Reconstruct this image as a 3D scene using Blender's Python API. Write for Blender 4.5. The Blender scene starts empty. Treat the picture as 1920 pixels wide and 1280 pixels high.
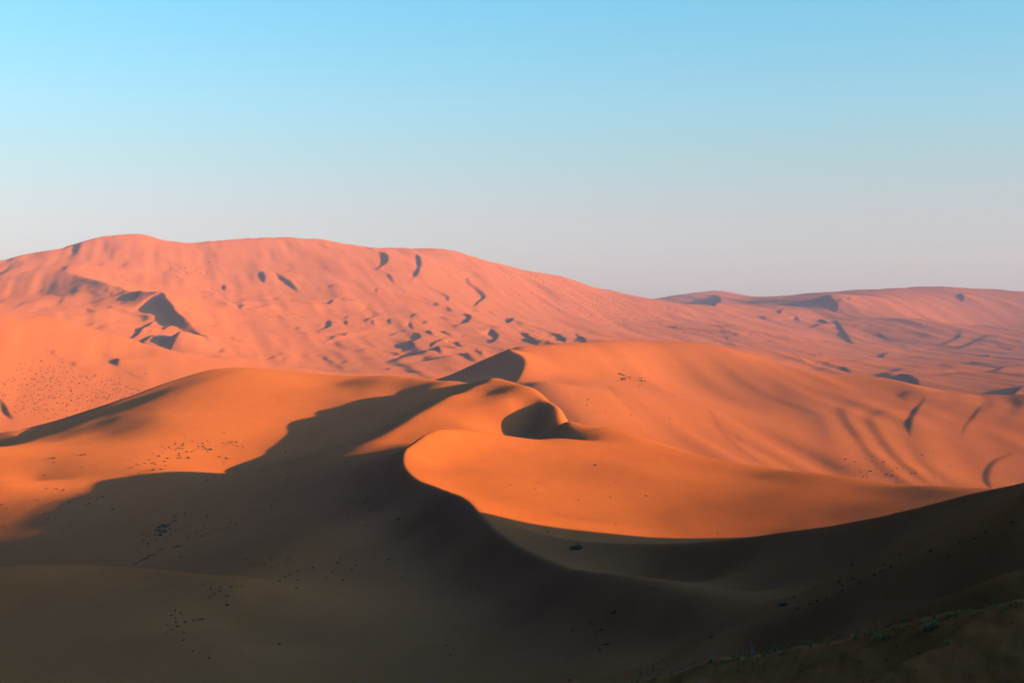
import bpy, math, random
import numpy as np
from math import radians as R

# ------------------------------------------------------------------ camera
sc = bpy.context.scene
F = 2666.0                      # focal length in pixels of the 1920 px wide photograph
cam_d = bpy.data.cameras.new('camera')
cam_d.sensor_width = 36.0
cam_d.lens = 36.0 * F / 1920.0
cam_d.clip_start = 0.5
cam_d.clip_end = 60000
cam = bpy.data.objects.new('camera', cam_d)
cam.location = (0, 0, 0)
cam.rotation_euler = (R(90), 0, 0)
sc.collection.objects.link(cam)
sc.camera = cam

# ------------------------------------------------------------------ sun and sky
SUN_EL, SUN_BACK = 9.0, 20.0          # degrees: height, and how far behind the camera's right
sun_vec = (math.cos(R(SUN_EL)) * math.cos(R(SUN_BACK)), -math.cos(R(SUN_EL)) * math.sin(R(SUN_BACK)), math.sin(R(SUN_EL)))
sun_d = bpy.data.lights.new('sun', 'SUN')
sun_d.energy = 5.0
sun_d.angle = R(0.3)
sun_d.color = (1.0, 0.54, 0.19)
sun = bpy.data.objects.new('sun', sun_d)
from mathutils import Vector
sun.rotation_euler = Vector(sun_vec).to_track_quat('Z', 'Y').to_euler()
sun.location = (200, -50, 120)
sc.collection.objects.link(sun)

world = bpy.data.worlds.new('World')
sc.world = world
world.use_nodes = True
wn, wl = world.node_tree.nodes, world.node_tree.links
wn.clear()
w_out = wn.new('ShaderNodeOutputWorld')
w_bg = wn.new('ShaderNodeBackground')
GLOW = (2.5, 6.9, 28.0)
sky = wn.new('ShaderNodeTexSky')
sky.sky_type = 'NISHITA'
sky.sun_disc = False
sky.sun_elevation = R(SUN_EL)
sky.sun_rotation = R(90 + SUN_BACK)
sky.dust_density = 1.0
w_bg.inputs['Strength'].default_value = 0.15
# grade the clear sky by height: rosy at the horizon, cyan above it, deep blue overhead
w_geo = wn.new('ShaderNodeTexCoord')
w_sep = wn.new('ShaderNodeSeparateXYZ')
w_ramp = wn.new('ShaderNodeValToRGB')
w_mix = wn.new('ShaderNodeMix'); w_mix.data_type = 'RGBA'; w_mix.blend_type = 'MULTIPLY'; w_mix.inputs['Factor'].default_value = 1.0
w_clear = wn.new('ShaderNodeMath'); w_clear.operation = 'MULTIPLY'; w_clear.inputs[1].default_value = 2.0
wl.new(w_geo.outputs['Generated'], w_sep.inputs[0])
wl.new(w_sep.outputs['Z'], w_clear.inputs[0])
wl.new(w_clear.outputs[0], w_ramp.inputs['Fac'])
wl.new(sky.outputs['Color'], w_mix.inputs['A'])
wl.new(w_ramp.outputs['Color'], w_mix.inputs['B'])
# bluish glow added above the horizon on the sun's side to lift shaded crests
w_dot = wn.new('ShaderNodeVectorMath'); w_dot.operation = 'DOT_PRODUCT'
_g = Vector((sun_vec[0], sun_vec[1], .42)).normalized(); w_dot.inputs[1].default_value = tuple(_g)
w_max = wn.new('ShaderNodeMath'); w_max.operation = 'MAXIMUM'; w_max.inputs[1].default_value = 0.0
w_pow = wn.new('ShaderNodeMath'); w_pow.operation = 'POWER'; w_pow.inputs[1].default_value = 9.0
w_rise = wn.new('ShaderNodeMapRange'); w_rise.inputs['From Min'].default_value = .06; w_rise.inputs['From Max'].default_value = .32
w_hi = wn.new('ShaderNodeMath'); w_hi.operation = 'MULTIPLY'
w_col = wn.new('ShaderNodeVectorMath'); w_col.operation = 'SCALE'; w_col.inputs[0].default_value = GLOW
wl.new(w_geo.outputs['Generated'], w_dot.inputs[0]); wl.new(w_dot.outputs['Value'], w_max.inputs[0]); wl.new(w_max.outputs[0], w_pow.inputs[0])
wl.new(w_sep.outputs['Z'], w_rise.inputs['Value']); wl.new(w_pow.outputs[0], w_hi.inputs[0]); wl.new(w_rise.outputs[0], w_hi.inputs[1])
wl.new(w_hi.outputs[0], w_col.inputs['Scale'])
w_bg2 = wn.new('ShaderNodeBackground'); w_bg2.inputs['Strength'].default_value = 0.15
w_both = wn.new('ShaderNodeAddShader')
wl.new(w_mix.outputs['Result'], w_bg.inputs['Color']); wl.new(w_col.outputs['Vector'], w_bg2.inputs['Color'])
wl.new(w_bg.outputs[0], w_both.inputs[0]); wl.new(w_bg2.outputs[0], w_both.inputs[1]); wl.new(w_both.outputs[0], w_out.inputs['Surface'])
# (twice the sine of the height, tint)
SKY = [(0.0, (.55,.54,.86)), (.105, (.63,.565,.81)), (.18, (.665,.595,.74)), (.253, (.61,.67,.76)), (.326, (.55,.75,.87)), (.464, (.42,.82,.98)),
       (.52, (.20,.50,.84)), (.60, (.04,.14,.40)), (.75, (.01,.05,.24)), (1.0, (.0,.02,.18))]
SKY = [(p, tuple(min(1.0, m * v) for m, v in zip((.96, .97, .96), c))) for p, c in SKY]
er = w_ramp.color_ramp
er.elements[0].position = 0; er.elements[0].color = (*SKY[0][1], 1)
er.elements[1].position = 1; er.elements[1].color = (*SKY[-1][1], 1)
for p, c in SKY[1:-1]:
    e = er.elements.new(p); e.color = (*c, 1)

sc.view_settings.view_transform = 'Standard'
sc.view_settings.look = 'None'
sc.view_settings.exposure = 1.2
sc.view_settings.gamma = 1.0
sc.cycles.use_denoising = True
sc.cycles.max_bounces = 4
sc.cycles.diffuse_bounces = 0
sc.cycles.volume_bounces = 0

# ------------------------------------------------------------------ helpers
rng = np.random.default_rng(7)

def P(px, py, Y):
    """a point of the terrain seen at (px,py) of the photograph, Y metres away"""
    return ((px - 960) / F * Y, Y, (640 - py) / F * Y)

def smooth_curve(pts, step):
    """Catmull-Rom through 3D points, resampled to roughly `step` metres"""
    p = np.array(pts, float)
    p = np.vstack([2 * p[0] - p[1], p, 2 * p[-1] - p[-2]])
    out = []
    for i in range(1, len(p) - 2):
        n = max(2, int(np.ceil(np.linalg.norm(p[i + 1, :2] - p[i, :2]) / step)))
        t = np.linspace(0, 1, n, endpoint=False)[:, None]
        a, b, c, d = p[i - 1], p[i], p[i + 1], p[i + 2]
        out.append(0.5 * ((2 * b) + (c - a) * t + (2 * a - 5 * b + 4 * c - d) * t ** 2 + (3 * b - a - 3 * c + d) * t ** 3))
    out.append(p[-2][None])
    return np.vstack(out)

def curve_dist(x, y, c):
    """distance to polyline c, arclength fraction of the foot, signed side (+ = left of travel)"""
    best = np.full(x.shape, 1e18); frac = np.zeros(x.shape); side = np.zeros(x.shape)
    seg = np.diff(c[:, :2], axis=0); L = np.hypot(seg[:, 0], seg[:, 1]); S = np.concatenate([[0], np.cumsum(L)])
    for i in range(len(seg)):
        if L[i] < 1e-6: continue
        rx, ry = x - c[i, 0], y - c[i, 1]
        t = np.clip((rx * seg[i, 0] + ry * seg[i, 1]) / L[i] ** 2, 0, 1)
        dx, dy = rx - t * seg[i, 0], ry - t * seg[i, 1]
        d2 = dx * dx + dy * dy
        m = d2 < best
        best = np.where(m, d2, best)
        frac = np.where(m, (S[i] + t * L[i]) / S[-1], frac)
        side = np.where(m, seg[i, 0] * ry - seg[i, 1] * rx, side)
    return np.sqrt(best), frac, np.where(side >= 0, 1.0, -1.0)

def taper(f, a, b):
    def ss(v): v = np.clip(v, 0, 1); return v * v * (3 - 2 * v)
    g = np.ones_like(f)
    if a > 0: g = g * ss(f / a)
    if b > 0: g = g * ss((1 - f) / b)
    return g

def vnoise(x, y, seed=0):
    """smooth value noise, period-free, about -1..1"""
    xi, yi = np.floor(x).astype(np.int64), np.floor(y).astype(np.int64)
    fx, fy = x - xi, y - yi
    def h(a, b):
        n = (a * 374761393 + b * 668265263 + seed * 974634777) & 0xFFFFFFFF
        n = ((n ^ (n >> 13)) * 1274126177) & 0xFFFFFFFF
        return ((n ^ (n >> 16)) & 0xFFFF) / 32767.5 - 1
    u, v = fx ** 3 * (fx * (fx * 6 - 15) + 10), fy ** 3 * (fy * (fy * 6 - 15) + 10)
    return (h(xi, yi) * (1 - u) + h(xi + 1, yi) * u) * (1 - v) + (h(xi, yi + 1) * (1 - u) + h(xi + 1, yi + 1) * u) * v

# ------------------------------------------------------------------ the dunes: crest lines (px, py, metres away)
# each: points, crease slope, reach (m), roundness (m), taper at start / end (fraction)
CRESTS = [
 # main bright dune: from the foreground up to its nose and round the back
 ([(1413,1126,142),(1347,1121,146),(1273,1098,155),(1190,1081,166),(1123,1071,176),(1060,1060,188),(1023,1046,197),(973,1023,212),(935,1000,226),(905,970,239),(880,943,252),(850,925,265),(813,911,280),(783,900,292),(763,883,304),(756,866,314),(760,847,325),(768,837,331),(783,827,338),(803,812,346),(827,804,352),(847,803,357),(913,809,368),(957,816,376),(1007,822,384),(1040,820,392)],
  .40, 9, .2, .15, .15),
 # back crest with the dark hollow
 ([(1150,809,415),(1125,806,415),(1100,805,416),(1075,803,422),(1062,797,430),(1055,780,440),(1050,770,447),(1043,755,455),(1030,742,465),(1005,730,480),(980,722,492),(955,714,505),(930,711,515)],
  .26, 9, 1.2, .22, .5),
 ([(930,711,513),(900,722,495),(860,738,476),(820,757,459),(780,778,445),(740,802,425),(700,828,405),(670,843,392)],
  .24, 12, 1.8, .0, .3),
 # left dune crest
 ([(0,812,520),(100,795,530),(190,765,545),(300,722,570),(400,692,595),(450,688,600),(540,694,600),(620,703,595),(700,703,590),(760,707,580),(820,716,565),(870,719,545),(930,711,515)],
  .16, 9, 2.0, .05, .05),
 # ridge that shades the foreground
 ([(975,986,242),(1010,999,230),(1040,1006,222),(1100,1013,212),(1200,1017,200),(1290,1015,190),(1400,1006,180),(1500,995,171),(1600,979,163),(1700,957,155),(1800,932,148),(1850,919,144),(1920,903,139)],
  .38, 8, .25, .12, 0),
 # low ridge at lower left
 ([(-80,1064,190),(0,1060,190),(130,1058,195),(250,1062,195),(380,1078,190),(440,1094,183)],
  .24, 5, .9, 0, .4),
 # soft shoulders in the shaded right foreground
 ([(1330,1193,125),(1440,1163,122),(1497,1143,120),(1580,1103,118),(1663,1070,116),(1780,1023,112),(1900,981,108)],
  .26, 6, .5, .3, .1),
 ([(1600,1195,82),(1670,1160,80),(1780,1120,76),(1913,1086,72)],
  .24, 5, .4, .3, .1),
 ([(1120,1290,63),(1180,1272,62),(1280,1245,60),(1380,1232,58),(1450,1220,57),(1600,1185,54),(1760,1155,50),(1920,1128,47)],
  .25, 6, .3, .1, .1),
 # pink middle dune: peak, ridge to the left, ridge towards us
 ([(955,655,880),(975,664,862),(985,675,850),(984,690,835),(970,713,810),(940,740,780)], .34, 22, .6, 0, .45),
 ([(955,655,880),(930,665,885),(900,678,890),(870,692,895),(820,712,905),(760,730,920)], .22, 26, 1.0, .0, .2),
 ([(955,655,880),(1000,648,930),(1100,645,1000),(1200,643,1050),(1300,652,1080),(1400,668,1080),(1450,680,1060),(1500,698,1050)], .0, 40, 4, .0, .3),
 ([(1600,708,1000),(1650,706,960),(1700,722,930),(1740,736,900),(1780,739,900),(1850,740,905),(1920,743,900),(2000,740,890)], .10, 30, 3, .3, .0),
 # far massif skyline and the shoulders below it
 ([(-60,500,2600),(0,490,2600),(60,472,2650),(110,467,2650),(160,452,2700),(220,439,2750),(250,440,2760),(300,450,2800),(350,457,2800),(400,453,2800),(430,449,2800),(500,445,2850),(590,448,2850),(650,455,2850),(710,470,2900),(760,466,2900),(830,468,2900),(880,480,2900),(950,500,2950),(1000,509,2950),(1060,520,3000),(1120,538,3000),(1190,552,3050)], .10, 120, 8, .02, .1),
 ([(100,505,2300),(160,520,2200),(215,535,2100),(270,552,2000),(310,560,1950),(325,590,1850),(345,615,1780),(362,630,1740)], .22, 60, 2, .2, .1),
 ([(0,597,1400),(60,597,1400),(120,603,1390),(180,615,1370),(240,635,1340),(300,655,1300),(360,672,1270)], .10, 60, 5, 0, .2),
]
# plain surface points seen in the photograph (px, py, metres away)
SURF = [
 # left dune face
 (0,1015,320),(67,980,337),(127,943,353),(173,917,369),(233,897,383),(283,887,386),(333,883,388),(423,887,400),(467,863,418),(484,852,427),(500,840,438),(517,825,453),(533,810,468),(546,800,479),(560,790,489),(577,781,501),(593,773,511),(616,767,516),(640,762,519),(700,745,531),(757,737,539),(823,727,530),(873,720,519),(-100,1050,310),
 (450,780,489),(400,800,466),(330,770,497),(210,810,470),(270,790,478),(130,838,440),(130,870,405),(0,838,440),(-120,840,430),(60,900,392),(0,900,378),(540,740,541),(620,722,572),(300,845,420),(450,730,545),(380,730,544),(0,940,365),
 # shaded valley
 (100,1050,285),(300,1000,302),(430,950,325),(250,1050,275),(550,900,362),(600,850,405),(640,810,450),(700,860,375),(600,960,305),(500,1000,285),
 (686,959,292),(671,920,314),(650,1000,262),(740,1010,262),(700,835,392),(690,890,345),(839,1082,220),(790,1040,240),(869,1115,205),(975,1158,180),(1112,1180,158),(1230,1195,146),
 (560,1060,235),(500,1060,235),(650,1100,210),(750,1150,190),(750,1250,160),(450,1150,180),(900,1280,146),(600,1280,152),(300,1280,142),(0,1280,135),(-70,1160,172),(-70,1260,142),(-70,1120,230),
 (130,1150,174),(400,1200,158),(1050,1280,132),(1150,1240,135),(1250,1240,132),
 # dark band left of the second dune
 (800,742,510),(720,775,470),(760,757,490),(860,726,530),(835,734,520),(650,830,430),
 # bright bowl
 (900,920,296),(1000,960,274),(1100,960,285),(1200,950,300),(1300,940,308),(1400,930,315),(1500,930,308),(1600,930,306),(1700,930,298),(1800,928,288),(1200,880,345),(1000,880,338),
 (900,850,346),(1400,895,352),(1600,915,320),(1180,990,262),(1300,985,270),(1090,980,258),(1100,850,370),(850,830,348),(820,870,328),(1500,970,275),(1650,955,275),(1300,870,372),
 (1180,817,415),(1230,830,410),(1280,845,400),(1350,861,386),(1400,872,376),(1500,885,356),(1600,897,336),(1750,910,310),(1850,918,296),(1960,926,280),(1960,935,165),(1960,945,200),(1900,940,180),(1960,915,150),
 (1280,860,440),(1400,890,420),(1600,915,380),(1800,930,340),
 (1050,1030,238),(1100,1040,226),(1200,1040,218),(1300,1035,212),(1400,1030,205),(1500,1020,200),(1600,1005,195),(1700,980,190),(1800,955,180),
 # lit patch and hollow
 (750,825,408),(820,810,418),(850,790,437),(900,780,452),(900,745,476),(950,757,460),(1000,755,464),(875,800,430),(912,815,426),(940,820,432),(860,805,425),
 (925,802,455),(945,808,450),(960,811,447),(990,814,447),(1015,815,444),(1040,811,440),(970,797,453),(1000,785,456),(1025,784,453),(1010,772,459),
 (930,826,405),(960,832,415),(990,838,420),(1040,834,412),(900,826,385),(1000,842,402),
 (1085,835,450),(1067,806,449),(1070,812,470),(1050,790,490),(1030,765,502),(1000,745,518),(1110,845,462),(1160,855,452),(1240,880,450),
 # between the crests in the foreground
 (1000,1010,220),(1050,1026,208),(1150,1060,192),(1200,1082,188),(1300,1098,176),(1400,1117,158),(1500,1118,143),(1400,1060,170),(1600,1066,148),(1500,1060,160),(1663,1026,144),(1780,980,136),(1920,926,133),
 (1500,1165,118.6),(1500,1195,116.5),(1600,1120,115.5),(1600,1150,113.5),(1600,1172,111),(1750,1060,112),(1750,1100,110),(1880,1030,108),(1880,1065,106),(1380,1200,123),(1400,1225,120),(1640,556,3000),(1550,563,3000),(1610,555,3000),(1710,540,3350),(1470,564,3250),
 (1500,1280,50),(1800,1280,40),(1920,1200,42),(1300,1280,57),
 # middle dune faces
 (930,700,850),(880,715,845),(1100,700,880),(1100,780,720),(1250,700,940),(1250,800,740),(1400,750,880),(1400,850,700),(1560,712,1020),(1550,760,860),(1640,750,880),(1550,880,680),(1700,880,690),(1850,900,700),(1000,720,780),
 (1700,800,800),(1850,800,815),(1060,740,760),(1980,850,760),
 # left middle dune face
 (0,790,960),(150,775,1016),(150,690,1200),(0,700,1130),(300,710,1174),(250,740,1095),(100,740,1075),(-150,700,1100),
 # massif faces
 (200,600,1800),(60,560,2100),(290,640,1650),(0,560,2150),(150,575,1950),
 (400,560,2150),(500,600,1950),(600,640,1780),(400,500,2500),(500,520,2400),(650,550,2250),(800,520,2500),(800,600,2050),(950,560,2450),(950,620,2000),(1100,600,2350),
 (1250,600,2500),(1300,650,2000),(1400,620,2300),(1500,660,2000),(700,660,1680),(850,660,1650),(1100,640,1900),(500,690,1500),(620,700,1350),(300,500,2450),(150,500,2400),(400,620,1800),(400,670,1550),
 (1230,562,3000),(1340,578,2800),(1450,605,2600),
 (1650,680,1800),(1800,680,1900),(1900,690,1700),(1600,700,1500),(1800,710,1400),(1400,650,1700),
 (1290,551,3900),(1350,548,3900),(1400,556,3700),(1440,560,3400),(1500,567,3100),(1580,560,2950),(1640,553,3050),(1680,543,3250),(1730,539,3450),(1780,545,3500),(1810,543,3500),(1850,548,3500),(1890,556,3500),(1960,556,3500),
 (1700,600,2600),(1850,620,2800),(1550,600,2750),(1600,640,2400),(1980,620,2600),
]
# unseen ground (world metres): behind the crests, out of frame, and under the camera
WORLD = [
 (-80,235,-43),(-55,232,-40),(-110,262,-46),(-170,230,0),(-125,165,-14),(-150,120,30),(-220,150,48),(-100,60,12),(-260,260,25),(-230,330,-20),  # includes a high dune at left, added to block low skylight from the foreground
 (0,0,-1.9),(0,-30,-1),(0,20,-6),(-15,0,-5),(15,0,-1),(30,20,-2),(0,45,-13),(10,40,-10.6),(-20,60,-20),(-50,70,-23),(-30,90,-27),(0,85,-24),(-50,0,-6),(-60,-50,16),(-120,-20,30),(0,-62,16),(60,-60,22),  # includes rising ground behind the camera, added to keep skylight off the foreground
 (5,72,-20.5),(14,70,-18.5),(22,68,-17),(28,64,-13.4),(31,90,-19.5),(22,98,-22),(10,110,-27),
 (62,126,-10),(76,118,-5),(100,100,4),(82,158,-13),(98,163,-7),(100,190,-19),(105,215,-28),(100,145,-1),(125,75,14),(140,30,20),(150,-30,24),(170,-100,26),(60,90,-8),(70,60,-2),(60,30,2),(50,-20,3),(90,50,6),
 (110,130,6),(140,140,10),(160,200,-10),(130,225,-24),(90,260,-31),(180,160,6),(140,300,-36),(220,260,-34),(220,150,-16),(250,60,-4),(250,-60,0),(200,400,-50),(300,400,-60),(120,420,-55),
 (-28,560,-34),(-10,560,-34),(22,520,-34),(45,480,-38),(70,450,-45),(100,440,-52),(-60,640,-34),(-120,650,-30),(-160,620,-30),(-215,590,-44),
 (-260,560,-55),(-200,480,-44),(-300,420,-60),(-200,350,-52),
 (0,650,-50),(-100,740,-60),(-200,720,-62),(60,600,-56),(140,560,-62),(240,560,-70),(-350,700,-70),(-350,850,-64),(-60,760,-52),(-100,860,-48),(-150,950,-50),
 (40,1030,-16),(120,1180,-28),(200,1180,-36),(0,1000,-26),(-60,1000,-36),(180,1120,-26),(240,1100,-40),(330,1050,-52),(400,1000,-50),(450,850,-50),(450,700,-70),
 (-560,1500,0),(-480,1500,-10),(-350,1450,-24),(-300,1500,-20),(-700,1400,24),(-900,1800,40),(-150,1300,-42),(0,1250,-40),(100,1350,-40),(300,1300,-45),(500,1250,-46),(700,1200,-50),
 (-700,3000,150),(-300,3200,150),(100,3300,130),(0,4000,40),(-800,3900,50),(800,3900,60),(1400,3300,110),(1600,2600,40),(1300,2000,-20),(1100,1400,-40),(900,900,-60),(700,500,-60),
 (-1300,2600,140),(-1400,2000,80),(-1200,1300,30),(-900,800,-50),(-700,400,-60),(-500,100,-40),(-400,-200,-30),(300,-250,20),(700,-100,-10),
 (-1500,4500,20),(0,5200,0),(1500,4500,20),(-3500,5000,0),(3500,5000,0),(-3500,0,0),(3500,0,0),(0,-1500,0),(300,3500,80),(500,3300,70),
]

crest_curves = []
centers = []
for pts, a, w, r, t0, t1 in CRESTS:
    p3 = np.array([P(*p) for p in pts])
    D = p3[:, 1].mean()
    c = smooth_curve(p3, max(1.0, D * 0.006))
    crest_curves.append((c, a, w, r, t0, t1))
    step = max(6.0, D * 0.03)
    S = np.concatenate([[0], np.cumsum(np.hypot(*np.diff(c[:, :2], axis=0).T))])
    n = max(3, int(S[-1] / step))
    for k in np.linspace(0, S[-1], n + 1):
        centers.append([np.interp(k, S, c[:, j]) for j in range(3)])
centers += [P(*p) for p in SURF] + [tuple(p) for p in WORLD]
centers = np.array(centers, float)
# drop near-duplicates
keep = []
for i in range(len(centers)):
    if all((centers[i, 0] - centers[j, 0]) ** 2 + (centers[i, 1] - centers[j, 1]) ** 2 > (0.012 * max(60, abs(centers[i, 1]))) ** 2 for j in keep):
        keep.append(i)
centers = centers[keep]

def wedges(x, y):
    z = np.zeros(x.shape)
    for c, a, w, r, t0, t1 in crest_curves:
        reach = 10 * w
        m = (x > c[:, 0].min() - reach) & (x < c[:, 0].max() + reach) & (y > c[:, 1].min() - reach) & (y < c[:, 1].max() + reach)
        if a == 0 or not m.any(): continue
        d, f, sd = curve_dist(x[m], y[m], c)
        rr = r / np.maximum(taper(f, t0, t1), .05)
        q = np.sqrt(d * d + rr * rr) - rr
        z[m] += -a * q * np.exp(-(q / (1.35 * w)) ** 1.6) * taper(f, t0, t1)
    return z

SC = 100.0
def phi(r2): return np.where(r2 > 1e-12, 0.5 * r2 * np.log(np.maximum(r2, 1e-12)), 0)
cx, cy = centers[:, 0] / SC, centers[:, 1] / SC
N = len(centers)
A = phi((cx[:, None] - cx[None]) ** 2 + (cy[:, None] - cy[None]) ** 2)
# forgive a little: larger distance, softer fit
A[np.arange(N), np.arange(N)] += 2e-4
Pm = np.stack([np.ones(N), cx, cy], 1)
M = np.zeros((N + 3, N + 3)); M[:N, :N] = A; M[:N, N:] = Pm; M[N:, :N] = Pm.T
rhs = np.concatenate([centers[:, 2] - wedges(centers[:, 0], centers[:, 1]), [0, 0, 0]])
coef = np.linalg.solve(M, rhs)

def base(x, y):
    sh = x.shape; x = x.ravel() / SC; y = y.ravel() / SC
    out = np.empty(x.size)
    for i in range(0, x.size, 20000):
        xx, yy = x[i:i + 20000], y[i:i + 20000]
        out[i:i + 20000] = phi((xx[:, None] - cx) ** 2 + (yy[:, None] - cy) ** 2) @ coef[:N] + coef[N] + coef[N + 1] * xx + coef[N + 2] * yy
    return out.reshape(sh)

# ------------------------------------------------------------------ terrain sheet: a fan of ground cells, finer close by
FAN = 100.0
uu = np.arange(-0.375, 0.3751, 0.0010)
side_u = 0.375 + np.cumsum(0.0012 * 1.09 ** np.arange(62))
side_u = side_u[side_u < 1.6]
uu = np.concatenate([-side_u[::-1], uu, side_u])
ss = np.exp(np.arange(math.log(60.0), math.log(5600.0), 0.0036))
U, S_ = np.meshgrid(uu, ss)
GX, GY = U * S_, S_ - FAN
print('grid', GX.shape, 'centers', N)

def upsample(idx_r, idx_c, V, nr, nc):
    """separable cubic interpolation of the smooth part from a coarse subset of rows and columns"""
    def cub(idx, n):
        t = np.arange(n); k = np.clip(np.searchsorted(idx, t, side='right') - 1, 0, len(idx) - 2)
        f = (t - idx[k]) / (idx[k + 1] - idx[k])
        ks = [np.clip(k + o, 0, len(idx) - 1) for o in (-1, 0, 1, 2)]
        w = [(-f + 2 * f ** 2 - f ** 3) / 2, (2 - 5 * f ** 2 + 3 * f ** 3) / 2, (f + 4 * f ** 2 - 3 * f ** 3) / 2, (f ** 3 - f ** 2) / 2]
        return ks, w
    ks, w = cub(idx_r, nr)
    T = sum(V[k] * ww[:, None] for k, ww in zip(ks, w))
    ks, w = cub(idx_c, nc)
    return sum(T[:, k] * ww[None] for k, ww in zip(ks, w))

nr, nc = GX.shape
ir = np.unique(np.append(np.arange(0, nr, 5), nr - 1)); ic = np.unique(np.append(np.arange(0, nc, 5), nc - 1))
GZ = upsample(ir, ic, base(GX[np.ix_(ir, ic)], GY[np.ix_(ir, ic)]), nr, nc)
GZ += wedges(GX, GY)

# ------------------------------------------------------------------ smaller dunes riding on the big slopes
def c1(*p): return [(x / 3, 400 + y / 3) for x, y in p]
def c2(*p): return [(640 + x / 3, 400 + y / 3) for x, y in p]
def c3(*p): return [(1280 + x / 3, 500 + y / 3) for x, y in p]
def base_hit(pts, y0, y1=4200.0, n=1500):
    """where the lines of sight through pts meet the smooth terrain between y0 and y1"""
    Ys = np.exp(np.linspace(math.log(y0), math.log(y1), n))
    out = []
    for px, py in pts:
        d = (640 - py) / F * Ys - grid_z((px - 960) / F * Ys, Ys)
        k = np.nonzero((d[:-1] > 0) & (d[1:] <= 0))[0]
        k = k[0] if len(k) else int(np.argmin(np.abs(d)))
        out.append(((px - 960) / F * Ys[k], Ys[k], 0.0))
    return out
def grid_z(x, y):
    x = np.asarray(x, float); y = np.asarray(y, float)
    s = y + FAN
    fi = np.clip((np.log(s) - math.log(60.0)) / 0.0036, 0, nr - 1.001)
    u = x / s
    j = np.clip(np.searchsorted(uu, u) - 1, 0, nc - 2); fj = (u - uu[j]) / (uu[j + 1] - uu[j])
    i = fi.astype(int); fi = fi - i
    return (GZ[i, j] * (1 - fi) + GZ[i + 1, j] * fi) * (1 - fj) + (GZ[i, j + 1] * (1 - fi) + GZ[i + 1, j + 1] * fi) * fj

# wind-worked relief of the slopes: asymmetric wavelets in the valleys, soft streaks on the faces
dist = np.hypot(GX, GY)
def smooth01(v): v = np.clip(v, 0, 1); return v * v * (3 - 2 * v)
def wavelets(lam, seed):
    """asymmetric ridges, gentle towards the sun and steep away from it"""
    a = (GX * .93 - GY * .36) / lam; b = (GX * .36 + GY * .93) / lam
    a = a + 1.6 * vnoise(a * .33, b * .45, seed) + .7 * vnoise(a * .9, b * 1.1, seed + 1)
    ph = a - np.floor(a)
    p = np.where(ph < .25, smooth01(ph / .25), 1 - smooth01((ph - .25) / .75))
    return p * smooth01(vnoise(a * .4 + 9, b * .6, seed + 2) * 1.3 + .1)
# broad rounded folds running down the right-hand slope
fold = smooth01((GX - 95) / 90) * smooth01((GY - 560) / 90) * smooth01((1010 - GY) / 160)
fa = GX / 30.0 + .7 * np.sin(GY / 95.0 + .6) + 1.5 * vnoise(GX / 55.0, GY / 130.0, 91)
fp = fa - np.floor(fa)
GZ += fold * np.clip(.55 + .6 * vnoise(GX / 42.0, GY / 90.0, 93), .15, .5) * np.where(fp < .42, smooth01(fp / .42), 1 - smooth01((fp - .42) / .58))

far = smooth01((dist - 1250) / 300)
valley = smooth01((70 - GZ) / 70) * far * smooth01((3300 - dist) / 600)
GZ += valley * (1.6 * wavelets(95.0, 11) + .8 * wavelets(42.0, 21))
m1 = smooth01((2550 - GY) / 300) * smooth01((GY - 1500) / 150) * np.exp(-((GX + 110) / 230) ** 2)
m2 = smooth01((2450 - GY) / 300) * smooth01((GY - 1450) / 150) * np.exp(-((GX + 230) / 420) ** 4)
GZ += m1 * 4.0 * wavelets(110.0, 71) + m2 * (1.8 * wavelets(62.0, 81) + 1.0 * wavelets(33.0, 85))
GZ += far * 1.2 * wavelets(150.0, 31) * smooth01((3600 - dist) / 600)
mid = smooth01((dist - 560) / 120)
a_ = (GY * .97 - GX * .24); b_ = (GX * .97 + GY * .24)        # along and across the pleats that run down the slopes
GZ += mid * (1.0 * vnoise(b_ / 34, a_ / 210, 41) + .5 * vnoise(b_ / 13, a_ / 110, 43)) * (1 + far * .5)
GZ += far * (2.2 * vnoise(b_ / 190, a_ / 420, 45) + .8 * vnoise(b_ / 60, a_ / 190, 46) + .35 * vnoise(b_ / 17, a_ / 24, 47))
GZ += smooth01((dist - 30) / 60) * (1 - mid) * (.10 * vnoise(GX / 9, GY / 16, 51) + .22 * vnoise(GX / 31, GY / 40, 52))
near_bank = smooth01((75 - dist) / 20)
GZ += near_bank * (.16 * vnoise(GX / 2.1, GY / 3.1, 61) + .07 * vnoise(GX / .8, GY / 1.2, 62) + .03 * vnoise(GX / .3, GY / .45, 63))

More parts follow.
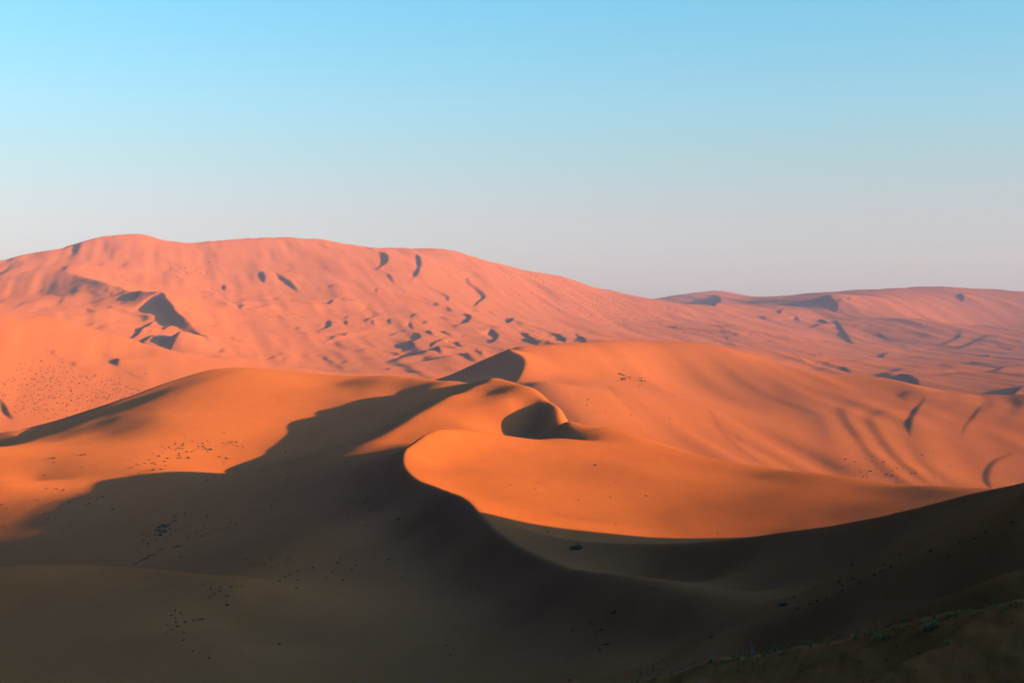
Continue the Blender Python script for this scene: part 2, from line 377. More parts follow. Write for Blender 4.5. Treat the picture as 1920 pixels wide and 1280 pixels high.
# (points, nearest distance to look from, slip face length m, windward length m, edge roundness m)
FEATS = [
 (c2((205,212),(245,232),(266,258),(262,285),(235,303),(190,325)), 1500, 17, 60, 1),
 (c2((200,330),(265,345),(290,375),(302,400)), 1500, 9, 40, 1),
 (c2((425,225),(448,260),(453,300),(440,340),(410,370),(385,392)), 1500, 16, 60, 1),
 (c2((330,395),(430,400),(520,430),(590,465),(607,480),(600,495),(540,497)), 1500, 8, 60, 1),
 (c2((712,350),(725,395),(770,430),(812,470),(812,490),(780,510),(745,545)), 1500, 15, 60, 1),
 (c2((620,560),(690,566),(732,590),(725,610),(690,630),(625,648)), 1500, 12, 50, 1),
 (c2((480,515),(530,512),(560,525)), 1500, 10, 40, 1), (c2((575,510),(600,525),(625,550)), 1500, 5, 30, 1),
 (c2((930,590),(962,592),(968,608),(950,622),(910,622)), 1500, 12, 25, 1),
 (c2((850,660),(890,650),(925,642)), 1500, 6, 25, 1),
 (c2((770,685),(820,660),(855,665),(885,695),(880,715),(835,737)), 1500, 12, 30, 1),
 (c2((960,650),(1040,680),(1085,712),(1100,738)), 1500, 9, 40, 1),
 (c2((1150,660),(1220,685),(1262,712),(1262,728)), 1500, 9, 50, 1),
 (c2((1310,670),(1350,700),(1375,722),(1378,742)), 1500, 8, 50, 1),
 (c2((380,668),(430,683),(447,705),(400,732),(415,745),(380,770),(335,780),(295,778)), 1500, 8, 40, .8),
 (c2((270,692),(320,680),(358,667)), 1500, 6, 30, .8),
 (c2((490,655),(515,682),(545,698)), 1500, 7, 30, .8), (c2((560,662),(600,678),(640,700)), 1500, 6, 30, .8),
 (c2((500,758),(545,730),(600,708),(622,730)), 1500, 8, 30, .8), (c2((545,742),(560,778),(592,795)), 1500, 8, 30, .8),
 (c2((670,785),(710,800),(765,838)), 1500, 8, 40, .8), (c2((460,822),(520,805),(570,793)), 1500, 5, 40, .8),
 (c2((455,628),(490,615),(532,606)), 1500, 5, 30, .8), (c2((345,637),(385,620),(410,655)), 1500, 5, 30, .8),
 (c2((395,590),(435,560)), 1500, 6, 30, .8), (c2((125,612),(170,598),(202,573)), 1500, 7, 30, .8), (c2((150,600),(180,605),(188,638)), 1500, 5, 30, .8),
 (c2((680,697),(725,682)), 1500, 5, 25, .8), (c2((15,597),(65,575)), 1500, 5, 25, .8), (c2((0,490),(48,472)), 1500, 5, 25, .8),
 (c2((20,692),(48,672)), 1500, 6, 25, .8), (c2((195,425),(210,445),(228,440)), 1500, 5, 25, .8), (c2((30,600),(40,640)), 1500, 6, 25, .8),
 (c2((275,590),(278,625)), 1500, 5, 30, .8), (c2((760,760),(795,795),(830,780)), 1500, 4, 30, .8), (c2((265,880),(290,872)), 1400, 6, 30, .8),
 (c2((120,560),(160,540),(220,560)), 1500, 3, 40, 1), (c2((650,720),(690,770)), 1500, 5, 40, .8), (c2((100,650),(180,640)), 1500, 3, 40, 1), (c2((110,770),(180,755)), 1500, 4, 40, 1),
 (c1((1470,325),(1492,360),(1490,398)), 1500, 13, 60, 1), (c1((1550,330),(1600,372),(1640,395),(1700,455)), 1500, 12, 70, 2),
 (c1((1265,398),(1272,438)), 1500, 6, 40, 1), (c1((1608,332),(1648,316)), 1500, 6, 40, 1),
 (c1((1860,520),(1880,490),(1919,492)), 1500, 9, 40, 1), (c1((1780,667),(1830,655),(1865,633),(1850,598)), 1500, 7, 40, 1),
 (c1((1675,652),(1700,643)), 1500, 5, 30, 1), (c1((1850,414),(1905,398)), 1500, 7, 40, 1), (c1((1190,555),(1205,600)), 1500, 6, 50, 3), (c1((1378,480),(1388,555)), 1500, 7, 60, 4),
 (c1((1310,725),(1330,712)), 1500, 4, 30, 1), (c1((780,395),(900,430),(1000,480)), 1500, 5, 60, 3),
 # dark peak and its ribs at the left
 (c1((720,556),(780,528),(850,486),(925,472),(934,505),(1000,590),(1060,650),(1120,700),(1200,765)), 1400, 32, 55, 1), (c1((700,497),(770,476),(812,443)), 1400, 9, 60, 1), (c1((905,592),(850,642),(790,692),(722,716)), 1400, 15, 26, 1.5),
 (c1((705,600),(685,640),(650,682)), 1400, 17, 30, 3), (c1((888,683),(840,720),(785,746)), 1400, 13, 26, 1.5), (c1((1032,698),(1012,735),(968,769)), 1400, 48, 40, 1),
 (c1((1000,615),(960,640),(925,665)), 1400, 8, 25, 1.5),
 (c1((560,600),(540,640),(470,650)), 1400, 9, 40, 4), (c1((430,360),(560,380),(720,400),(800,440)), 1400, 7, 80, 4),
 # left middle dune
 (c1((648,822),(668,835),(676,862)), 800, 9, 20, 1), (c1((1028,790),(1055,800)), 800, 6, 20, 1), (c1((0,1030),(35,1085),(55,1128),(82,1158)), 700, 6, 30, .8),
 (c1((230,735),(310,780),(420,852)), 800, 4, 40, 3), (c1((300,770),(320,790)), 800, 4, 15, 1), (c1((420,840),(435,860)), 800, 4, 15, 1), (c1((520,740),(620,790),(760,860)), 800, 4, 50, 4), (c1((700,870),(860,950)), 800, 3, 40, 3),
 (c1((430,860),(560,900),(640,950)), 800, 3, 40, 4),
 # far right range
 (c3((110,158),(205,182),(185,226)), 2000, 44, 60, 1), (c3((700,200),(770,190),(840,208),(876,235),(862,256)), 2000, 46, 60, 2), (c3((590,240),(562,248),(552,272)), 2000, 12, 30, 1),
 (c3((420,280),(480,290),(545,300)), 1900, 10, 40, 1), (c3((590,290),(640,285),(660,312)), 1900, 10, 40, 2), (c3((690,348),(760,336),(800,320)), 1800, 8, 40, 1.5), (c3((870,192),(915,186)), 2000, 14, 40, 1),
 (c3((930,182),(960,176)), 2000, 10, 40, 1), (c3((1560,150),(1582,175),(1575,200)), 2000, 14, 80, 2), (c3((1120,512),(1172,483)), 1400, 9, 30, 1), (c3((1795,545),(1872,532)), 1300, 8, 40, 1),
 (c3((1880,556),(1925,550)), 1300, 6, 40, 1), (c3((1310,503),(1400,515),(1480,512)), 1400, 8, 40, 2), (c3((1590,548),(1700,538)), 1400, 8, 40, 2), (c3((890,562),(960,602)), 1400, 5, 30, 1),
 (c3((840,300),(900,350),(1050,450)), 1700, 6, 50, 2), (c3((770,290),(830,330)), 1700, 8, 40, 2), (c3((1090,350),(1200,430)), 1700, 6, 60, 3), (c3((1275,484),(1300,486)), 1400, 6, 20, 1),
 (c3((200,310),(260,390),(330,470)), 1700, 4, 60, 4), (c3((860,430),(960,440),(1060,460)), 1600, 5, 60, 3), (c3((1740,600),(1900,570)), 1100, 5, 50, 3),
 (c3((1165,618),(1240,610),(1315,650),(1335,690)), 950, 14, 30, .8),
 # folds of the right-hand slope
 (c3((1375,728),(1345,790),(1312,850),(1290,908),(1288,960)), 560, 6, 45, 1.2), (c3((1290,695),(1285,760)), 560, 6, 30, 3),
 (c3((1700,765),(1655,840),(1605,900),(1578,960)), 560, 3, 45, 1.5), (c3((1900,1030),(1785,1095),(1745,1150),(1735,1195),(1750,1260)), 520, 5, 45, 1.5),
 (c3((320,960),(335,990)), 560, 2, 6, .5),
 (c3((150,790),(330,1000),(520,1140)), 560, 3, 70, 3.5), (c2((1500,960),(1640,1080),(1760,1190)), 560, 2.5, 60, 3.5),
]
SH = (sun_vec[0], sun_vec[1])
def add_dune(c, L, W, rr, z):
    soft = rr >= 3
    L, ang = (L * 1.4, 6.5) if soft else (L * .45 + .5, 31) if c[:, 1].mean() > 1000 else (L * .6, 17)
    h = L * math.tan(R(ang))
    reach = max(1.2 * L, 3.2 * W)
    m = (GX > c[:, 0].min() - reach) & (GX < c[:, 0].max() + reach) & (GY > c[:, 1].min() - reach) & (GY < c[:, 1].max() + reach)
    if not m.any(): return
    d, f, sd = curve_dist(GX[m], GY[m], c)
    if c[:, 1].mean() > 1400: W = W * 1.5
    t = c[-1] - c[0]
    left = (-t[1], t[0])
    if left[0] * SH[0] + left[1] * SH[1] > 0: sd = -sd          # slip face = the side away from the sun
    tp = np.sin(np.pi * f) ** .85
    q = np.sqrt(d * d + rr * rr) - rr
    Le = np.maximum(L * tp, .01)
    slip = np.clip(1 - q / Le, 0, 1)
    if soft: slip = slip * slip * (3 - 2 * slip)
    wind = np.exp(-(d / W) ** 1.25 * 1.3) - d * 0
    # a blend round the two tips keeps the bump from tearing at its ends
    prof = np.where(sd > 0, slip, wind)
    z[m] += h * tp * prof
def cap_dist_fix(c): return c
for pts, y0, L, W, rr in FEATS:
    c = smooth_curve(base_hit(pts, y0), max(2.0, L * .25))
    # follow the line of travel a little past both ends so the taper happens beyond the traced part
    add_dune(c, L, W, rr, GZ)
# one long slip face behind the right-hand shoulder
c = smooth_curve([P(*p) for p in [(1748,720,1210),(1775,729,1120),(1830,730,1110),(1880,729,1150),(1930,719,1330)]], 5)
add_dune(c, 26, 60, 1, GZ)

def link(o): sc.collection.objects.link(o); return o

def grid_mesh(name, X, Y, Z, mat):
    r, c = X.shape
    me = bpy.data.meshes.new(name)
    co = np.stack([X, Y, Z], -1).reshape(-1, 3).astype(np.float32)
    idx = np.arange(r * c).reshape(r, c)
    q = np.stack([idx[:-1, :-1], idx[:-1, 1:], idx[1:, 1:], idx[1:, :-1]], -1).reshape(-1, 4)
    me.vertices.add(len(co)); me.vertices.foreach_set('co', co.ravel())
    me.loops.add(q.size); me.loops.foreach_set('vertex_index', q.ravel().astype(np.int32))
    me.polygons.add(len(q)); me.polygons.foreach_set('loop_start', np.arange(0, q.size, 4, dtype=np.int32))
    me.polygons.foreach_set('use_smooth', np.ones(len(q), bool))
    me.update(calc_edges=True)
    me.materials.append(mat)
    return link(bpy.data.objects.new(name, me))

# ------------------------------------------------------------------ materials
def new_mat(name):
    m = bpy.data.materials.new(name); m.use_nodes = True
    n, l = m.node_tree.nodes, m.node_tree.links
    n.clear()
    o = n.new('ShaderNodeOutputMaterial')
    return m, n, l, o

sand, n, l, o = new_mat('sand')
bsdf = n.new('ShaderNodeBsdfPrincipled'); bsdf.inputs['Roughness'].default_value = .95
bsdf.inputs['Specular IOR Level'].default_value = 0.0
bsdf.inputs['Diffuse Roughness'].default_value = .6
l.new(bsdf.outputs[0], o.inputs['Surface'])
geo = n.new('ShaderNodeTexCoord')
def mapped(sx, sy, sz, rz=0.0):
    m = n.new('ShaderNodeMapping'); m.inputs['Scale'].default_value = (sx, sy, sz); m.inputs['Rotation'].default_value = (0, 0, rz)
    l.new(geo.outputs['Object'], m.inputs['Vector']); return m
def noise(m, scale, detail=4, rough=.55):
    t = n.new('ShaderNodeTexNoise'); t.inputs['Scale'].default_value = scale; t.inputs['Detail'].default_value = detail; t.inputs['Roughness'].default_value = rough
    l.new(m.outputs[0], t.inputs['Vector']); return t
# mineral streaks of the sand: coarse drift bands and fine grain
n1 = noise(mapped(1, .35, 2, R(-35)), .012, 5)
n2 = noise(mapped(1, .5, 1, R(-50)), .22, 6, .65)
n3 = noise(mapped(1, 1, 1), 2.6, 5, .7)
def ramp(t, a, b, ca, cb):
    r = n.new('ShaderNodeValToRGB'); r.color_ramp.elements[0].position = a; r.color_ramp.elements[1].position = b
    r.color_ramp.elements[0].color = (*ca, 1); r.color_ramp.elements[1].color = (*cb, 1)
    l.new(t.outputs['Fac'], r.inputs['Fac']); return r
def mul(x, y, f):
    m = n.new('ShaderNodeMix'); m.data_type = 'RGBA'; m.blend_type = 'MULTIPLY'; m.inputs['Factor'].default_value = f
    l.new(x, m.inputs['A']); l.new(y, m.inputs['B']); return m.outputs['Result']
col = ramp(n1, .3, .7, (.56, .157, .021), (.58, .180, .027)).outputs['Color']
col = mul(col, ramp(n2, .3, .7, (.90, .90, .92), (1, 1, 1)).outputs['Color'], 1)
col = mul(col, ramp(n3, .3, .7, (.90, .89, .88), (1, 1, 1)).outputs['Color'], 1)
l.new(col, bsdf.inputs['Base Color'])
# wind ripples and grain
wv = n.new('ShaderNodeTexWave'); wv.wave_type = 'BANDS'; wv.bands_direction = 'X'
wv.inputs['Scale'].default_value = .55; wv.inputs['Distortion'].default_value = 5.0; wv.inputs['Detail'].default_value = 3; wv.inputs['Detail Scale'].default_value = .6
l.new(mapped(1, 1, 1, R(20)).outputs[0], wv.inputs['Vector'])
b1 = n.new('ShaderNodeBump'); b1.inputs['Strength'].default_value = .12; b1.inputs['Distance'].default_value = .05
l.new(wv.outputs['Fac'], b1.inputs['Height'])
b2 = n.new('ShaderNodeBump'); b2.inputs['Strength'].default_value = .6; b2.inputs['Distance'].default_value = .12
l.new(noise(mapped(1, .4, 1, R(-40)), .8, 7, .62).outputs['Fac'], b2.inputs['Height']); l.new(b1.outputs[0], b2.inputs['Normal'])
l.new(b2.outputs[0], bsdf.inputs['Normal'])

dunes = grid_mesh('sand_dunes', GX, GY, GZ, sand)
dunes['kind'] = 'structure'

# ------------------------------------------------------------------ plants
def hit(px, py, y0=22.0, y1=4300.0):
    """first ground point in the direction (px,py)"""
    Ys = np.exp(np.arange(math.log(y0), math.log(y1), .0018))
    d = (640 - py) / F * Ys - grid_z((px - 960) / F * Ys, Ys)
    k = np.nonzero(d <= 0)[0]
    k = int(k[0]) if len(k) else len(Ys) - 1
    x, y = (px - 960) / F * Ys[k], Ys[k]
    return float(x), float(y), float(grid_z(x, y))

def plant_mat(name, ca, cb, trans=.0):
    m, n, l, o = new_mat(name)
    b = n.new('ShaderNodeBsdfPrincipled'); b.inputs['Roughness'].default_value = .8; b.inputs['Specular IOR Level'].default_value = .1
    t = n.new('ShaderNodeTexNoise'); t.inputs['Scale'].default_value = 9.0; t.inputs['Detail'].default_value = 3
    g = n.new('ShaderNodeTexCoord'); l.new(g.outputs['Object'], t.inputs['Vector'])
    r = n.new('ShaderNodeValToRGB'); r.color_ramp.elements[0].position = .35; r.color_ramp.elements[1].position = .65
    r.color_ramp.elements[0].color = (*ca, 1); r.color_ramp.elements[1].color = (*cb, 1)
    l.new(t.outputs['Fac'], r.inputs['Fac']); l.new(r.outputs['Color'], b.inputs['Base Color']); l.new(b.outputs[0], o.inputs['Surface'])
    return m
m_leaf = plant_mat('shrub_leaf', (.085, .080, .012), (.15, .135, .022))
m_scrub = plant_mat('scrub_leaf', (.060, .045, .014), (.10, .07, .022))
m_stem = plant_mat('woody_stem', (.07, .045, .03), (.12, .08, .05))
m_grass = plant_mat('grass_blade', (.16, .20, .02), (.30, .30, .04))
m_straw = plant_mat('dry_stalk', (.26, .19, .09), (.36, .27, .14))

rnd = random.Random(5)
def leaf_cloud(n, size, lobes, flat=.6, leaf=.13):
    """leaf clumps of a low bush about 1 m across, standing on z = 0"""
    v, f = [], []
    for i in range(n):
        lx, ly, lr = lobes[i % len(lobes)]
        th, u = rnd.uniform(0, 6.283), rnd.uniform(0, 1)
        rr = lr * (.45 + .55 * rnd.random() ** .5)
        z = flat * lr * u ** .8 * rnd.uniform(.55, 1.25)
        q = math.sqrt(max(0, 1 - u * u))
        c = Vector((lx + rr * q * math.cos(th), ly + rr * q * math.sin(th), z + .02))
        a = Vector((rnd.gauss(0, 1), rnd.gauss(0, 1), rnd.gauss(.5, .8))).normalized()
        b = a.cross(Vector((rnd.gauss(0, 1), rnd.gauss(0, 1), rnd.gauss(0, 1)))).normalized()
        s = leaf * rnd.uniform(.5, 1.3)
        k = len(v)
        v += [c - b * s * .32, c + a * s, c + b * s * .32, c - a * s * .5]
        f += [(k, k + 1, k + 2, k + 3)]
    return [p * size for p in v], f
def twig(v, f, p0, p1, r0, r1):
    d = (p1 - p0).normalized(); a = d.orthogonal().normalized(); b = d.cross(a)
    k = len(v)
    for p, r in ((p0, r0), (p1, r1)):
        for q in range(4):
            v.append(p + (a * math.cos(q * 1.571) + b * math.sin(q * 1.571)) * r)
    for q in range(4): f.append((k + q, k + (q + 1) % 4, k + 4 + (q + 1) % 4, k + 4 + q))
def mesh_obj(name, v, f, mat, parent=None):
    me = bpy.data.meshes.new(name); me.from_pydata([tuple(p) for p in v], [], f); me.update(); me.materials.append(mat)
    o = link(bpy.data.objects.new(name, me))
    if parent: o.parent = parent
    return o
def tag(o, label, cat, group=None):
    o['label'] = label; o['category'] = cat
    if group: o['group'] = group

LOBES = [[(0, 0, .5)], [(-.22, .05, .34), (.25, -.04, .28)], [(-.3, 0, .26), (.02, .1, .34), (.34, -.05, .22)], [(0, 0, .42), (.3, .1, .2)]]
shrub_protos = []
for i, lb in enumerate(LOBES):
    v, f = leaf_cloud(150, 1.0, lb, .75, .15)
    shrub_protos.append((v, f))
shrub_mesh = []
for v, f in shrub_protos:
    me = bpy.data.meshes.new('desert_shrub'); me.from_pydata([tuple(p) for p in v], [], f); me.update(); me.materials.append(m_leaf); shrub_mesh.append(me)

def where(label, p, pts):
    xs = sorted(q[0] for q in pts); t = (sum(x < p[0] for x in xs) + .5) / len(xs)
    side = 'left' if t < .34 else 'right' if t > .66 else 'middle'
    big = sorted(q[2] for q in pts)[int(len(pts) * .7)]
    size = 'larger' if p[2] >= big else 'small'
    return f'{size} {label}, {side} part'
def s8(L): return [(230 + x / 8, 810 + y / 8, s) for x, y, s in L]
def s4(L): return [(x / 3, 680 + y / 3, s) for x, y, s in L]
def s6(L): return [(x / 3, 853 + y / 3, s) for x, y, s in L]
def s7(L): return [(640 + x / 3, 853 + y / 3, s) for x, y, s in L]
def s5(L): return [(640 + x / 3, 640 + y / 3, s) for x, y, s in L]
def s9(L): return [(1280 + x / 3, 853 + y / 3, s) for x, y, s in L]
def sp(L): return [(1120 + x / 13.7, 680 + y / 13.7, s) for x, y, s in L]
def sq(L): return [(1560 + x / 9.6, 840 + y / 9.6, s) for x, y, s in L]
GROUPS = [
 ('yellow-green shrub in the sunlit cluster on the left dune', 'sunlit shrubs on the left dune', s8([(460,560,6),(580,548,6),(640,500,4),(625,435,5),(670,388,6),(540,355,5),(450,320,3),(400,415,4),(430,457,4),(472,455,3),(490,480,4),(328,465,4),(230,490,3),(200,475,3),(195,512,2),(140,520,3),(105,535,4),(590,212,3),(600,285,2),(600,318,2),(628,250,3),(692,222,4),(712,248,3),(790,172,4),(910,170,5),(895,200,5),(840,235,6),(890,242,5),(790,258,4),(960,290,5),(1035,288,5),(1078,265,3),(845,318,5),(845,352,5),(820,390,4),(870,383,4),(985,382,6),(1020,137,2),(1058,137,2),(1120,165,3),(1195,165,4),(1265,135,3),(1310,148,3),(1300,180,2),(1130,212,4),(1135,232,3),(1205,215,5),(1235,240,5),(1260,262,5),(1310,252,6),(1325,265,5),(1275,295,4),(1195,262,3),(1450,362,5),(1545,385,5),(1560,400,4),(1600,400,3)])),
 ('shrub of the loose sunlit patch right of the big cluster', 'small shrubs right of the sunlit cluster', s8([(1485,165,3),(1520,165,3),(1580,137,3),(1620,140,3),(1645,148,3),(1700,145,4),(1705,160,3),(1575,175,3),(1615,165,3),(1655,195,3),(1700,207,3),(1725,207,3),(1480,205,2),(1525,215,3),(1560,200,2),(1795,203,3),(1800,235,2),(1395,210,2),(1525,15,4),(920,55,3),(1520,455,2),(1520,490,2)])),
 ('lone shrub on the orange flank at far left', 'scattered shrubs at the far left', s4([(300,535,8),(305,560,4),(455,515,6),(475,515,6),(460,585,3),(248,632,3),(260,707,4),(310,707,3),(320,707,3),(358,717,4),(208,772,4),(10,798,4),(38,818,3),(18,920,3)])),
 ('dark shrub just below the shadow edge on the left dune', 'shrubs below the shadow edge', s4([(575,753,6),(545,758,4),(500,790,4),(480,798,4),(635,823,5),(390,780,5),(275,875,4),(330,850,3),(310,865,3),(245,850,5),(395,920,4),(360,930,4),(505,930,3),(450,735,4),(785,625,4),(1210,637,4),(1165,660,3),(1605,500,5),(1745,397,5),(1617,656,5)])),
 ('black-green shrub in the dense thicket of the shaded valley', 'dense thicket in the shaded valley', s4([(1040,848,5),(1000,845,5),(975,858,5),(990,870,4),(965,885,4),(990,887,5),(965,902,4),(920,915,9),(945,910,7),(900,940,9),(880,940,6),(905,965,7),(955,930,6),(925,935,6),(985,943,4),(960,965,4),(870,965,4),(895,925,7),(930,950,6),(935,922,7),(910,950,8)])),
 ('dark shrub scattered round the thicket of the shaded valley', 'shrubs scattered round the thicket', s4([(1260,793,4),(1410,798,3),(1545,773,5),(1605,752,3),(1643,740,3),(1525,800,3),(1442,825,3),(1457,832,2),(1425,863,3),(1365,870,3),(1165,862,5),(1167,872,3),(1293,880,3),(1215,893,3),(1298,895,4),(1323,908,4),(1012,932,3),(1030,940,4),(1050,920,3),(1140,915,3),(1150,922,4),(1108,945,5),(1065,967,4),(1055,980,4),(1085,990,3),(1140,972,5),(1165,962,3),(940,985,3),(800,965,4),(820,970,4),(840,960,4),(840,975,3),(805,1000,4),(835,1015,5),(880,998,4),(840,1033,3),(770,1050,4),(910,1047,4),(895,1060,3),(995,1030,6),(1015,1028,5),(975,1035,3),(1205,940,2),(1230,940,3),(1250,935,3),(1265,928,3),(1278,922,3),(1017,1092,4),(1107,1073,4),(1695,903,3),(1855,810,3)])),
 ('dark shrub in the tight diagonal row below the thicket', 'diagonal row of shrubs in the valley', s4([(845,1080,7),(875,1078,5),(900,1070,4),(830,1095,5),(810,1103,5),(790,1112,5),(770,1120,5),(750,1130,5),(860,1082,5),(820,1098,4)])),
 ('faint shrub on the shaded slope in the lower middle', 'shrubs on the shaded middle slope', s6([(1900,605,4),(1915,580,4),(1870,653,4),(1835,688,3),(1760,632,6),(1735,637,5),(1700,642,4),(1675,650,5),(1630,670,5),(1602,682,4),(1572,707,6),(1665,747,5),(1675,702,3),(1577,658,4),(1530,630,4),(1565,605,3),(1610,610,3),(1655,600,4),(1620,582,4),(1527,577,4),(1470,605,3),(1490,610,3),(1440,603,4),(1415,610,4),(1420,568,3),(1380,585,3)]) + s7([(28,40,4),(125,65,3),(160,90,3),(125,267,5),(85,250,3),(145,250,3),(160,313,4),(228,310,4),(130,395,4),(222,380,3),(250,365,3),(320,363,6),(35,270,3),(60,270,3),(10,315,3),(40,330,3),(265,583,7),(85,617,5),(60,645,4),(10,703,5),(340,690,3)])),
 ('dim shrub right of the low rounded crest at lower left', 'shrubs at lower left', s6([(1180,803,6),(1205,780,4),(1237,768,4),(1240,743,3),(1185,755,3),(1140,728,4),(1278,845,5),(1282,800,3),(1300,745,4),(1330,738,4),(1360,732,4),(985,877,3),(1020,892,3),(960,905,3),(985,920,3),(940,952,4),(990,940,3),(1040,943,4),(1085,932,4),(1115,925,4),(1135,928,3),(995,965,3),(965,978,4),(935,1002,5),(1035,997,4),(1030,1040,4),(1085,1103,5),(1178,1140,5),(1570,1058,6)])),
 ('dark shrub on shaded sand left of the grassy bank', 'shrubs at bottom centre', s7([(615,1123,4),(590,1068,4),(1400,945,3),(1530,940,3),(1410,960,3),(1465,985,4),(1440,995,4),(1540,880,8),(1520,890,6),(1500,1062,6),(1480,1070,3),(1455,1095,3),(1300,990,3),(1285,1262,4),(1022,595,3)])),
 ('dry scrub tuft alone in the sunlit bowl of the central dune', 'specks of scrub in the sunlit bowl', s5([(1427,693,5),(1107,797,3),(1087,830,3),(1545,795,3),(1515,877,3),(1712,867,5),(1543,1028,4),(1335,890,3),(947,808,3),(1160,1070,3)])),
 ('dark shrub strung along the shaded ridge at right', 'shrubs along the shaded right ridge', s9([(955,617,4),(1135,614,8),(1122,657,4),(1080,675,5),(965,700,3),(995,715,5),(900,732,4),(900,757,6),(880,715,3),(1220,560,3),(1395,545,5),(1500,582,4),(1557,498,3),(1645,467,5),(1710,443,3),(1860,384,5),(720,835,6),(760,823,3),(810,820,3),(645,867,4),(630,797,4),(1170,637,3),(75,457,3),(197,442,3)])),
 ('olive shrub in the cluster high on the pink middle dune', 'shrub cluster on the pink dune', sp([(550,280,5),(600,295,5),(640,310,5),(680,325,5),(600,390,4),(650,390,4),(620,430,5),(660,420,5),(700,410,4),(730,460,3),(540,465,3),(760,375,3),(820,370,3),(850,390,3),(950,410,3),(1050,445,4),(1110,395,3),(1150,395,3),(1130,440,4),(1140,470,4),(1210,470,3),(1070,600,3),(1135,560,3),(850,430,3)])),
 ('brown shrub at the foot of the folded slope on the right', 'shrubs at the foot of the folded slope', sq([(925,243,5),(690,407,5),(970,463,5),(1085,495,5),(1505,455,4),(560,507,4),(415,250,4),(715,250,3),(725,160,3),(630,33,3),(1620,120,4),(635,430,3),(515,428,3),(1155,620,4),(1170,362,3),(1075,400,3),(880,402,3),(800,477,3),(945,527,3),(1145,525,3),(240,192,4),(1430,460,3),(1510,403,3),(1845,515,3),(770,378,3),(610,480,3)]) + [(1103,750,3),(1101,759,3),(1183,778,3),(1256,785,3),(1135,774,2)]),
]
flat_list = [(where(lab, p, pts), grp, p) for lab, grp, pts in GROUPS for p in pts]
flat_list.sort(key=lambda e: -e[2][2])
solo, extra = flat_list[:296], flat_list[296:]
for k, (lab, grp, (px, py, s)) in enumerate(solo):
    x, y, z = hit(px, py + s * .25)
    o = link(bpy.data.objects.new('desert_shrub', shrub_mesh[k % 4]))
    w = max(.4, s * 1.25 * y / F)
    o.location = (x, y, z - .03 * w); o.scale = (w, w * rnd.uniform(.8, 1.1), w * rnd.uniform(.75, 1.1)); o.rotation_euler = (0, 0, rnd.uniform(0, 6.28))
    tag(o, lab, 'shrub', grp)

# larger bushes that show their shape
def bush(px, py, w_px, squash, lobes, label, n=420):
    x, y, z = hit(px, py)
    w = w_px * y / F
    root = link(bpy.data.objects.new('desert_bush', None)); root.location = (x, y, z - .02)
    v, f = leaf_cloud(n, w, lobes, squash, .075)
    mesh_obj('foliage', v, f, m_leaf, root)
    v, f = [], []
    for i in range(14):
        lx, ly, lr = lobes[i % len(lobes)]
        a = rnd.uniform(0, 6.28); b0 = Vector((lx * .6, ly * .6, -.03)) * w
        b1 = Vector((lx + lr * .8 * math.cos(a), ly + lr * .8 * math.sin(a), squash * lr * rnd.uniform(.5, 1.15))) * w
        twig(v, f, b0, b0.lerp(b1, .5) + Vector((0, 0, .05 * w)), .018 * w, .012 * w); twig(v, f, b0.lerp(b1, .5) + Vector((0, 0, .05 * w)), b1, .012 * w, .005 * w)
    mesh_obj('stem', v, f, m_stem, root)
    tag(root, label, 'bush')
bush(1080, 1030, 27, 1.25, [(.05, 0, .30), (-.25, 0, .18), (.28, .05, .17), (.1, .1, .25)], 'black jagged bush alone on the pale slope just below the bright bowl')
bush(1472, 1135, 26, .5, [(-.3, 0, .2), (0, 0, .28), (.3, 0, .2)], 'low wide dark bush in the hollow at the end of the curved crest')
bush(1335, 1193, 12, .6, [(-.2, 0, .25), (.2, 0, .25)], 'small flat dark bush on the shaded slope above the grassy bank')

def scatter_stuff(name, pts, mat, label_=None):
    """one mesh of many little leaf clumps"""
    V, Fc = [], []
    for x, y, z, w in pts:
        n = 7
        for i in range(n):
            c = Vector((x + rnd.gauss(0, .25) * w, y + rnd.gauss(0, .25) * w, z + w * rnd.uniform(0, .45)))
            a = Vector((rnd.gauss(0, 1), rnd.gauss(0, 1), rnd.gauss(.6, .6))).normalized(); b = a.cross(Vector((rnd.gauss(0, 1), rnd.gauss(0, 1), rnd.gauss(0, 1)))).normalized()
            s = w * rnd.uniform(.25, .5); k = len(V)
            V += [c - b * s * .6, c + a * s, c + b * s * .6, c - a * s * .5]; Fc.append((k, k + 1, k + 2, k + 3))
    o = mesh_obj(name, V, Fc, mat); o['kind'] = 'stuff'; return o
sc_pts = []
for lab, grp, (px, py, s) in extra:
    x, y, z = hit(px, py + s * .25); sc_pts.append((x, y, z, max(.35, s * y / F)))
def field(n, cx_, cy_, rx, ry, smin, smax, y0=620, slope=0.0):
    for i in range(n):
        a, r = rnd.uniform(0, 6.283), rnd.random() ** .6
        px = cx_ + rx * r * math.cos(a); py = cy_ + ry * r * math.sin(a) + slope * (px - cx_)
        if not 0 < px < 1920: continue
        x, y, z = hit(px, py, y0)
        if y > 4200: continue
        sc_pts.append((x, y, z, rnd.uniform(smin, smax) * y / F))
field(620, 130, 745, 150, 46, 1.2, 3.0, slope=.05); field(60, 90, 690, 60, 22, 1.2, 3.0); field(14, 240, 715, 60, 25, 1.5, 3)
field(60, 370, 505, 55, 16, 1.0, 2.2, 1300); field(170, 480, 590, 190, 60, .8, 1.8, 1300, .1); field(170, 1060, 545, 150, 42, 1.0, 2.2, 1300, .15)
field(130, 1180, 590, 130, 32, 1.0, 2.4, 1300, .12); field(70, 1330, 630, 90, 24, 1.0, 2.4, 1300); field(30, 1520, 672, 50, 10, 1.0, 2.4, 1300)
field(160, 1750, 610, 180, 50, .7, 1.6, 1300); field(60, 860, 505, 60, 12, .8, 1.8, 1300, .2); field(80, 780, 640, 230, 60, .7, 1.6, 1300)
